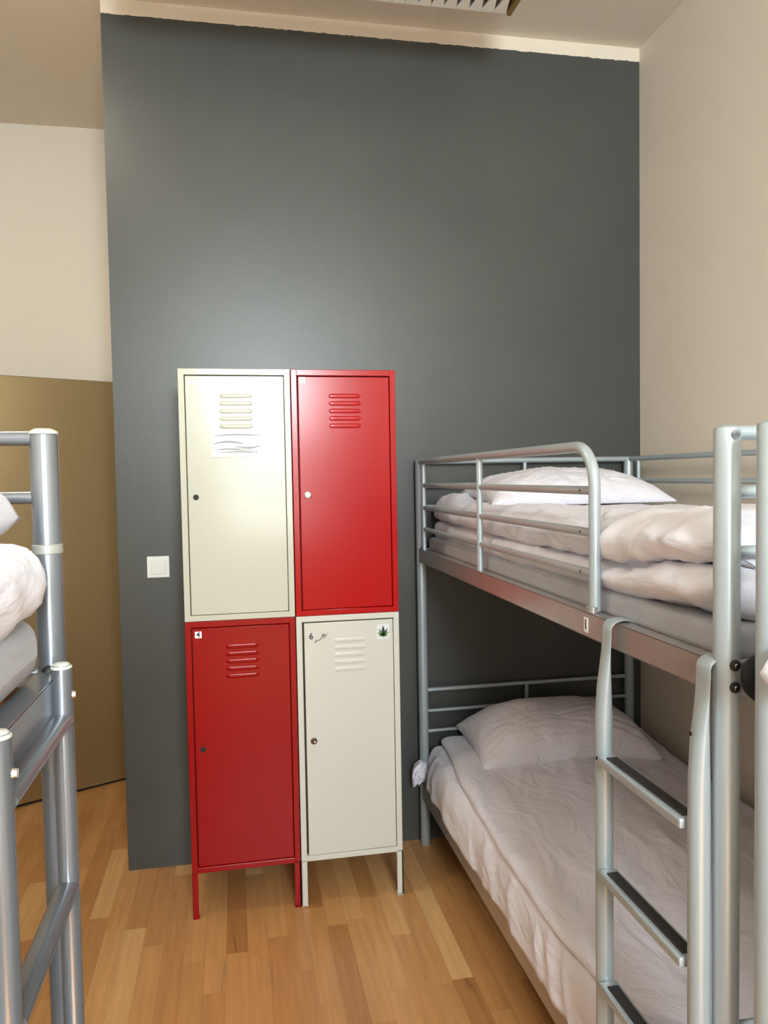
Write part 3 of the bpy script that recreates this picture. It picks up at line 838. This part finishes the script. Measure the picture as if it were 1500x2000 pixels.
def dv(xo, tp, wz):
    return [(1.60, tp-.03), (1.0, tp-.032), (xo+.05, tp-.034), (xo+.006, tp-.028), (xo, tp-.014), (xo+.010, tp-.002), (xo+.05, tp+.004), (xo+.2, tp+.008), (1.2, tp+.010), (1.5, (tp+wz)/2+.008), (1.63, wz), (1.668, wz-.02)]
keysL = [(1.10, dv(.80, .445, .42)), (1.56, dv(.750, .447, .42)), (1.73, dv(.734, .448, .42)), (2.05, dv(.738, .449, .42)), (2.53, dv(.766, .450, .43)), (3.06, dv(.812, .456, .465))]
def dL(p, nrm): return wrinkle(p, 9, .0098, (.25, .9, 0), 6.0)*(1 if nrm.z > -.3 else .2)
o = puffy('duvet', keysL, 1.095, 3.058, 210, 190, M_sheet, dL, .018)
tag(o, 'thin white duvet lying flat on the lower bed of the right bunk', 'duvet'); centre_origin(o)
pillow(1.225, 2.86, .470, .36, .205, .160, 'wide white pillow on the lower bed of the right bunk', rx=math.radians(7), rz=math.radians(-2), seed=8)

# --- second right bunk (cut by the frame)
mattress(.766, 1.655, -1.03, .925, 1.232, 1.291, 'grey mattress on the upper bed of the bunk at the right edge')
keysB = [(-1.03, up_sec(.79, 1.28, 1.35, 1.44, .014, .014)), (.6, up_sec(.785, 1.28, 1.345, 1.44, .014, .014)), (.80, up_sec(.752, 1.270, 1.31, 1.42, .02, .02)), (.90, up_sec(.703, 1.240, 1.284, 1.40, .020, -.030)), (.95, up_sec(.710, 1.240, 1.284, 1.38, .018, -.030))]
o = puffy('duvet', keysB, -1.03, .943, 120, 120, M_sheet, lambda p, q: wrinkle(p, 12, .006, (0, .8, -.6), 8), .03)
tag(o, 'white duvet at the right edge of the photo, its corner slipping past the post', 'duvet'); centre_origin(o)
mattress(.785, 1.655, -1.03, .93, .262, .40, 'pale mattress on the lower bed of the bunk at the right edge')

# --- left bunk
mattress(-1.13, -.227, -.99, .962, 1.313, 1.388, 'grey mattress on the upper bed of the left bunk', .03)
def lc(xo, z0, tp, b1):
    return [(-1.10, z0+.02), (-.7, z0+.015), (xo-.05, z0+.012), (xo-.005, z0+.010), (xo+b1, z0+.035), (xo+b1*.7, z0+.075), (xo-.02, tp-.008), (xo-.08, tp), (-.6, tp+.01), (-1.0, tp), (-1.12, tp-.03), (-1.13, z0+.05)]
keysC = [(-.98, lc(-.258, 1.380, 1.45, .010)), (.5, lc(-.258, 1.380, 1.46, .018)), (.82, lc(-.258, 1.378, 1.475, .028)), (.93, lc(-.261, 1.380, 1.478, .034))]
o = puffy('duvet', keysC, -.98, .968, 160, 170, M_sheet, lambda p, q: wrinkle(p, 15, .012, (.4, .7, -.9), 8), .05)
tag(o, 'bulging white duvet on the upper bed of the left bunk', 'duvet'); centre_origin(o)
pillow(-.590, .740, 1.500, .345, .235, .072, 'white pillow on the upper bed of the left bunk', rz=math.radians(1), seed=21, sink=.75, full=.30)
mattress(-1.13, -.262, -.99, .962, .345, .47, 'grey mattress on the lower bed of the left bunk', .03)

# --- black bag hanging between the two right bunks
bmc = bmesh.new(); bmesh.ops.create_icosphere(bmc, subdivisions=4, radius=1)
for v in bmc.verts:
    d = v.co; x = math.copysign(abs(d.x)**.8, d.x); z = math.copysign(abs(d.z)**.85, d.z)
    v.co = Vector((.800+x*.066, 1.020+d.y*.020, 1.222+z*.040-.010*d.x+.003*noise.noise(d*3)))
for f in bmc.faces: f.smooth = True
m = MB(); m.merge(bmc, M_bag, True)
m.sweep([(.80, 1.03, 1.25), (.80, 1.048, 1.262), (.80, 1.054, 1.25)], .004, M_bag, 8)
o = m.build('bag'); tag(o, 'small black rounded bag hanging between the two right bunk posts', 'bag'); centre_origin(o)
